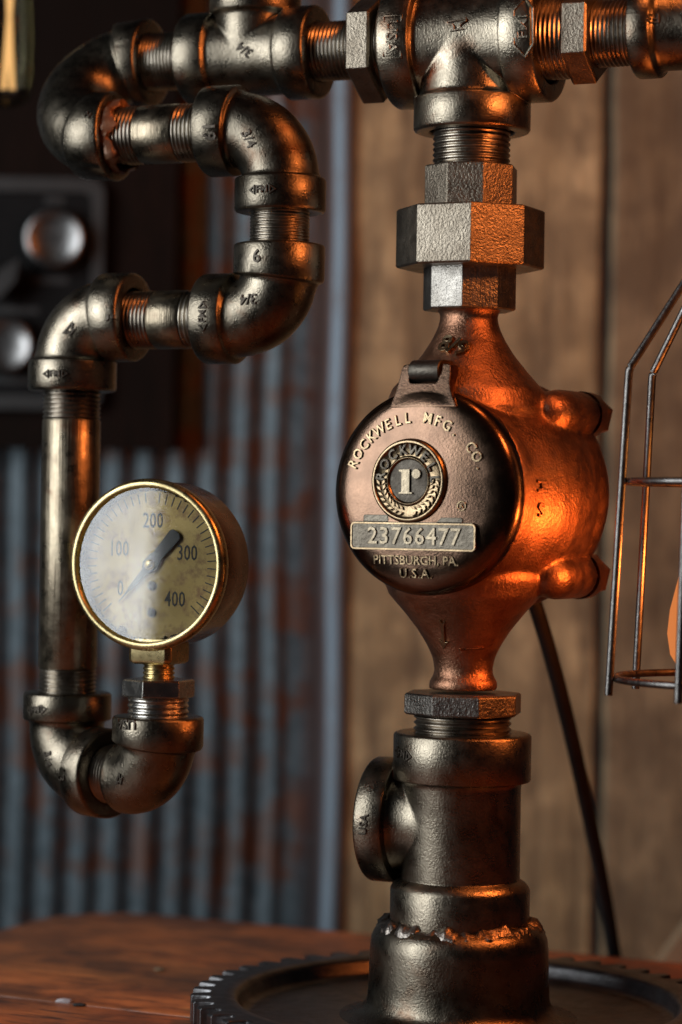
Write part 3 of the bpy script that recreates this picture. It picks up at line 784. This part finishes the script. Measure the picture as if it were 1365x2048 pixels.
lp = nipple('long_pipe', L(UC, VF, 286), L(UC, VF, 142), 13.5, lamp, 15, 13.5, label='long upright steel pipe beside the gauge')
# street elbows carrying the gauge
DD = Vector((math.cos(R(43)), -math.sin(R(43)), 0))
ZD = 109.0
pD = L(UC, VF, ZD); pE = pD + DD * 62.0
elD = elbow('elbow', L(UC, VF, 144.5), pD, pD + DD * 31, lamp, cl=13, label='iron elbow at the foot of the long pipe')
th = thread('close_nipple', pD + DD * 25, pD + DD * 44, 13.6, lamp, pitch=1.6)
elE = elbow('street_elbow', pD + DD * 42, pE, pE + ZA * 28.5, lamp, male=True, rt=17.0, cl=13, bend=18, label='iron street elbow under the gauge')
# bushing, stem
gb = thread('close_nipple', pE + ZA * 26.5, pE + ZA * 37, 13.7, lamp, mat='zinc', pitch=2.4)
zb = pE.z + 36.8
hb_ = nut('hex_bushing', Vector((pE.x, pE.y, zb)), ZA, 8.2, 16.2, 6, vang(112), lamp, 'zinc', 1.0, label='zinc hexagonal bushing under the gauge')
thread('gauge_thread', Vector((pE.x, pE.y, zb + 8)), Vector((pE.x, pE.y, zb + 16)), 7.2, lamp, mat='brass', pitch=1.9, depth=.7)

# ---- pressure gauge ---------------------------------------------------------
GPSI = 22.5; GU, GV = basis(GPSI)
gz = CAM_H - unroll(296, 1129)[1] / 4.50
gc = Vector((pE.x, pE.y, gz)) + GV * 14.0                     # centre of the bezel plane
GR = 36.4
GK = 1.05
def GS(p): return [(q, r * GK) for q, r in p]
def GP(a, b, v=0): return gc + GU * a * GK + GV * v + ZA * b * GK
g = G().lathe(gc, GV, GS([(-30, .5), (-30, 33), (-29.4, 34.4), (-28.4, 35.0), (-7, 35.2), (-6.4, 34.7), (-5.6, 34.7), (-5, 35.4)]), 96, cap0=True)
gauge = g.obj('pressure_gauge', 'copper', lamp, label='round brass-rimmed pressure gauge with cream dial')
G().lathe(gc, GV, GS([(-5.4, 34), (-5.4, 35.7), (-4.6, 36.2), (-1.5, 36.4), (0, 36.0), (1.0, 35.2), (1.4, 34.2), (1.1, 33.2), (.2, 32.7), (-1.0, 32.5), (-5, 32.4)]), 96).obj('bezel', 'brass', gauge)
G().lathe(gc, GV, GS([(-5.6, 33.6), (-5.2, 33.6), (-5.2, .3)]), 72, cap1=True).obj('dial', 'dial', gauge)
G().lathe(gc, GV, GS([(-1.7, 32.45), (-.9, 32.45), (-.9, .3), (-1.7, .3)]), 72).obj('glass', 'glass', gauge)
def on_dial(shape, name, mat, v0=-5.25, h=.22):
    return obj(name, [GP(x, y, v0 + z * h) for x, y, z in shape[0]], shape[1], mat, gauge, smooth=None)
for txt, x, y in (('200', .4, 18.4), ('100', -15.6, 6.2), ('300', 16.6, 5.0), ('400', 11.2, -14.6), ('0', -14.6, -10.6)):
    sh = text_mesh(txt, .004, size=9.2, spacing=1.05)
    on_dial(shift(([(x_ * .68, y_, z_) for x_, y_, z_ in sh[0]], sh[1]), x, y), 'numeral', 'ink')
tk = []
for i in range(41):
    a = R(-132 + i * 264 / 40); r0 = 26.2 if i % 10 else 25.2; 
    if abs(i * 10 - 200) < 5: continue
    c, s = math.sin(a), math.cos(a); w = .22
    tk.append(flat([(c * r0 - s * w, s * r0 + c * w), (c * r0 + s * w, s * r0 - c * w), (c * 30.4 + s * w, s * 30.4 - c * w), (c * 30.4 - s * w, s * 30.4 + c * w)]))
t = on_dial(join_shapes(*tk), 'scale_ticks', 'ink'); t['kind'] = 'stuff'
na = R(222); nx, ny = math.sin(na), math.cos(na)
px_, py_ = ny, -nx
def nd(s, w): return (nx * s + px_ * w, ny * s + py_ * w)
sh = flat([nd(22, 0), nd(15, .5), nd(14, .9), nd(4, 1.35), nd(1.5, 3.2), nd(-2.8, 3.0), nd(-5, 2.4), nd(-17, 3.0), nd(-18.4, 2.2), nd(-19, 0), nd(-18.4, -2.2), nd(-17, -3.0), nd(-5, -2.4), nd(-2.8, -3.0), nd(1.5, -3.2), nd(4, -1.35), nd(14, -.9), nd(15, -.5)])
M['needle'] = metal('blued_needle', (.055, .062, .068), (.04, .045, .05), (.5, .65), bump=.1, metallic=0)
on_dial(sh, 'needle', 'needle', -3.9, .5)
G().lathe(GP(0, 0, -5.3), GV, [(0, 3.0), (1.9, 3.0), (1.9, .2)], 24).obj('needle_boss', 'needle', gauge)
G().lathe(GP(0, 0, -3.6), GV, [(0, 2.4), (1.2, 2.4), (1.6, 1.9), (1.7, .2)], 24, cap1=True).obj('needle_hub', 'brass', gauge)
for yy in (-9.0, -20.4):
    sc = G().lathe(GP(.6, yy, -5.25), GV, [(0, 2.1), (.7, 2.05), (1.1, 1.5), (1.2, .2)], 24, cap1=True).obj('screw', 'plate', gauge)
    G().box(GP(.6, yy, -4.02), GU * .3 * .8 + ZA * .18, (GU * -.35 + ZA * .9) * 2.0, GV * .06).obj('screw_slot', 'ink', sc, smooth=None)
# crumbled seal around the inside of the rim
g = G(); rnd = random.Random(5)
for i in range(190):
    a = R(rnd.uniform(150, 395)) if i < 150 else R(rnd.uniform(0, 360)); s = rnd.uniform(.3, .85)
    if i in (3, 9): s = 2.1; a = R(262 if i == 3 else 205)
    c = GP(math.sin(a) * (32.3 - s * rnd.uniform(.2, 1.0)), math.cos(a) * (32.3 - s * rnd.uniform(.2, 1.0)), -4.9 + rnd.uniform(0, 1.2))
    rings = []
    for zz, rr_ in ((-.8, .5), (-.2, 1), (.5, .8), (.9, .2)):
        rings.append([c + (GU * math.cos(q * math.pi / 3) + ZA * math.sin(q * math.pi / 3)) * s * rr_ * rnd.uniform(.7, 1.3) + GV * zz * s * .8 for q in range(6)])
    g.rings(rings, cap0=True, cap1=True)
cr = g.obj('seal_crumbs', 'iron_dark', gauge, smooth=50); cr['kind'] = 'stuff'
# socket block
sb0 = Vector((pE.x, pE.y, zb + 15.2)); top = gz - 33
BPSI = 24; BU, BV = basis(BPSI)
cap = [(-10.6, -8.4), (-8.4, -10.6), (8.4, -10.6), (10.6, -8.4), (10.6, 8.4), (8.4, 10.6), (-8.4, 10.6), (-10.6, 8.4)]
g = G(); h = top - sb0.z
g.rings([[sb0 + BU * x * k + BV * y * k + ZA * zz for x, y in cap] for k, zz in ((.86, 0), (.97, .9), (1, 1.8), (1, h))], cap0=True, cap1=True)
g.obj('socket_block', 'brass', gauge, smooth=20)

# ---- cage, socket and bulb at the right -----------------------------------
ca = L(CGU, 0, 0)
G().lathe(ca, ZA, [(330, 15), (332, 17.5), (350, 18.5), (380, 18.5), (386, 16), (400, 13.6)], 48, cap0=True).obj('lamp_socket', 'wire', lamp)
cage = empty('wire_cage', (0, 0, 0), lamp); cage['label'] = 'open dark wire cage around the bulb'
NW = 7; A0 = 185.0
def cp(ang, r, z): return ca + Vector((math.cos(R(ang)) * r, math.sin(R(ang)) * r, z))
RZ = lambda z: 48 + (292 - z) / (292 - 160) * 6.4
for i in range(NW):
    an = A0 + i * 360 / NW
    pts = [cp(an, 15, 346), cp(an, 48, 293), cp(an, RZ(153), 153.5)]
    tube(G(), pts, 1.75, [9], seg=12).obj('wire', 'wire', cage, smooth=50)
def ringw(z, r, name):
    g = G(); rs = []
    for i in range(72):
        a = 2 * math.pi * i / 72; d = Vector((math.cos(a), math.sin(a), 0))
        rs.append([ca + ZA * z + d * (r + 1.7 * math.cos(b)) + ZA * 1.7 * math.sin(b) for b in [k * math.pi / 5 for k in range(10)]])
    g.rings(rs, close=True).obj(name, 'wire', cage, smooth=50)
ringw(160.5, RZ(160.5) - 3.2, 'ring'); ringw(245, RZ(245) - 3.2, 'ring'); ringw(346, 15, 'ring')
g = G().lathe(ca, ZA, [(152, .4), (153, 7), (157, 14), (163, 22.8), (171, 27.6), (180, 29), (190, 28), (204, 24.6), (225, 17), (250, 15), (285, 13.5), (312, 13), (331, 13)], 48)
bulb = g.obj('light_bulb', 'bulb', lamp, label='lit amber glass bulb inside the cage')
for k in range(6):
    a = k * math.pi / 3; d = Vector((math.cos(a), math.sin(a), 0)); d2 = Vector((math.cos(a + .5), math.sin(a + .5), 0))
    tube(G(), [ca + d * 5 + ZA * 182, ca + d2 * 7 + ZA * 262], .5, seg=6).obj('filament', 'filament', bulb)
point('bulb_light', (ca + ZA * 205) * MM, 1.1, AMBER, .012)

# ---- power cord ------------------------------------------------------------
def ctrl(px, py, d): return pix(px, py, d)
cps = [ctrl(1010, 1010, 60), ctrl(1048, 1140, 72), ctrl(1084, 1250, 80), ctrl(1118, 1370, 96), ctrl(1152, 1510, 122), ctrl(1180, 1640, 150), ctrl(1206, 1770, 180), ctrl(1226, 1890, 206), ctrl(1237, 1990, 224)]
cps.append(cps[-1] + Vector((3, 8, -90)))
def catmull(P, n=8):
    out = []
    for i in range(len(P) - 1):
        p0, p1, p2, p3 = P[max(0, i - 1)], P[i], P[i + 1], P[min(len(P) - 1, i + 2)]
        for k in range(n):
            t = k / n; out.append(.5 * ((2 * p1) + (p2 - p0) * t + (2 * p0 - 5 * p1 + 4 * p2 - p3) * t * t + (3 * p1 - p0 - 3 * p2 + p3) * t ** 3))
    return out + [P[-1]]
cl_ = catmull(cps); rs = []
for i, p in enumerate(cl_):
    t = (cl_[min(i + 1, len(cl_) - 1)] - cl_[max(i - 1, 0)]).normalized(); n_ = Vector((0, 1, 0)).cross(t).normalized() if abs(t.y) < .95 else Vector((1, 0, 0)); b_ = t.cross(n_)
    rs.append([p + (n_ * math.cos(a) + b_ * math.sin(a)) * 3.7 for a in [k * math.pi / 8 for k in range(16)]])
G().rings(rs, cap0=True, cap1=True).obj('power_cord', 'rubber', lamp, smooth=60, label='black power cord hanging behind the meter')

# ---- cast marks on the fittings --------------------------------------------
emboss(elA, 524, 378, arrowmark('FM', 4.6), 1, 0)
emboss(elA, 418, 262, '19', 8.4, 270, bold=.03)
emboss(elA, 497, 277, '3/4', 6.6, -62)
emboss(elB, 514, 513, '6', 8.2, 2)
emboss(elB, 497, 597, '3/4', 6.6, 0 + 180)
emboss(elB, 405, 632, arrowmark('FM', 4.8), 1, 90)
emboss(elC, 226, 636, 'F', 7.4, 90, bold=.03)
emboss(elC, 140, 660, anvil(.62), 1, 45)
emboss(elC, 110, 747, arrowmark('FM', 4.4), 1, 0)
emboss(elD, 72, 1420, arrowmark('FM', 4.4), 1, 5)
emboss(elD, 96, 1518, '3/4', 5.8, -72)
emboss(elD, 122, 1550, '13', 6.6, -75)
emboss(elE, 252, 1448, 'USA', 6.4, 180)
emboss(elE, 240, 1560, anvil(.5), 1, 60)
emboss(ltee, 490, 98, '3/4', 6.4, 180 - 35)
emboss(rb_, 268, 78, 'T', 6.2, -80)
emboss(rb_, 176, 230, 'N', 4.2, -30)
emboss(maintee, 783, 72, 'USA', 7.4, -92, mat='iron', sx=1.1)
emboss(maintee, 783, 72, outline([(-9.3, -4.3), (9.3, -4.3), (9.3, 4.3), (-9.3, 4.3)], .9), 1, -92, mat='iron', name='mark_border')
emboss(maintee, 914, 50, anvil(.9), 1, 0, mat='iron', h=1.0)
emboss(maintee, 1047, 52, 'FMI', 6.2, 90, mat='iron', sx=1.15)
emboss(maintee, 1047, 52, outline([(-13, 0), (-7.6, 4.6), (7.6, 4.6), (13, 0), (7.6, -4.6), (-7.6, -4.6)], .9), 1, 90, mat='iron', name='mark_border')
emboss(relb, 1308, 36, 'F3', 5.6, 180)
emboss(lowtee, 805, 1508, arrowmark('FM', 5.2), 1, -4)
emboss(lowtee, 728, 1650, 'USA', 5.2, 84)
emboss(meter, 908, 694, '8/9', 11.5, -32, mat='bronze_edge', ev=True, h=1.4, bold=.03)
emboss(meter, 1083, 972, 'H', 8.0, -90, mat='bronze', ev=True, h=.9, bold=.03)
emboss(meter, 1082, 1018, 'S', 8.4, 180, mat='bronze', ev=True, h=.9, bold=.03)
ARW = [(-.9, 8), (0, 6.4), (.9, 8), (1.4, 8), (.7, 5), (.7, -4), (2.2, -3.4), (0, -8), (-2.2, -3.4), (-.7, -4), (-.7, 5), (-1.4, 8)]
emboss(meter, 888, 1268, flat(ARW), 1, 4, mat='bronze_edge', ev=True, h=.9, name='flow_arrow')
emboss(meter, 944, 1298, flat([(-5.5, -.5), (5.5, -.5), (5.5, .5), (1, .3), (-1, .6), (-3, .2), (-5.5, .5)]), 1, 0, mat='bronze', ev=True, h=.9, name='cast_ridge')
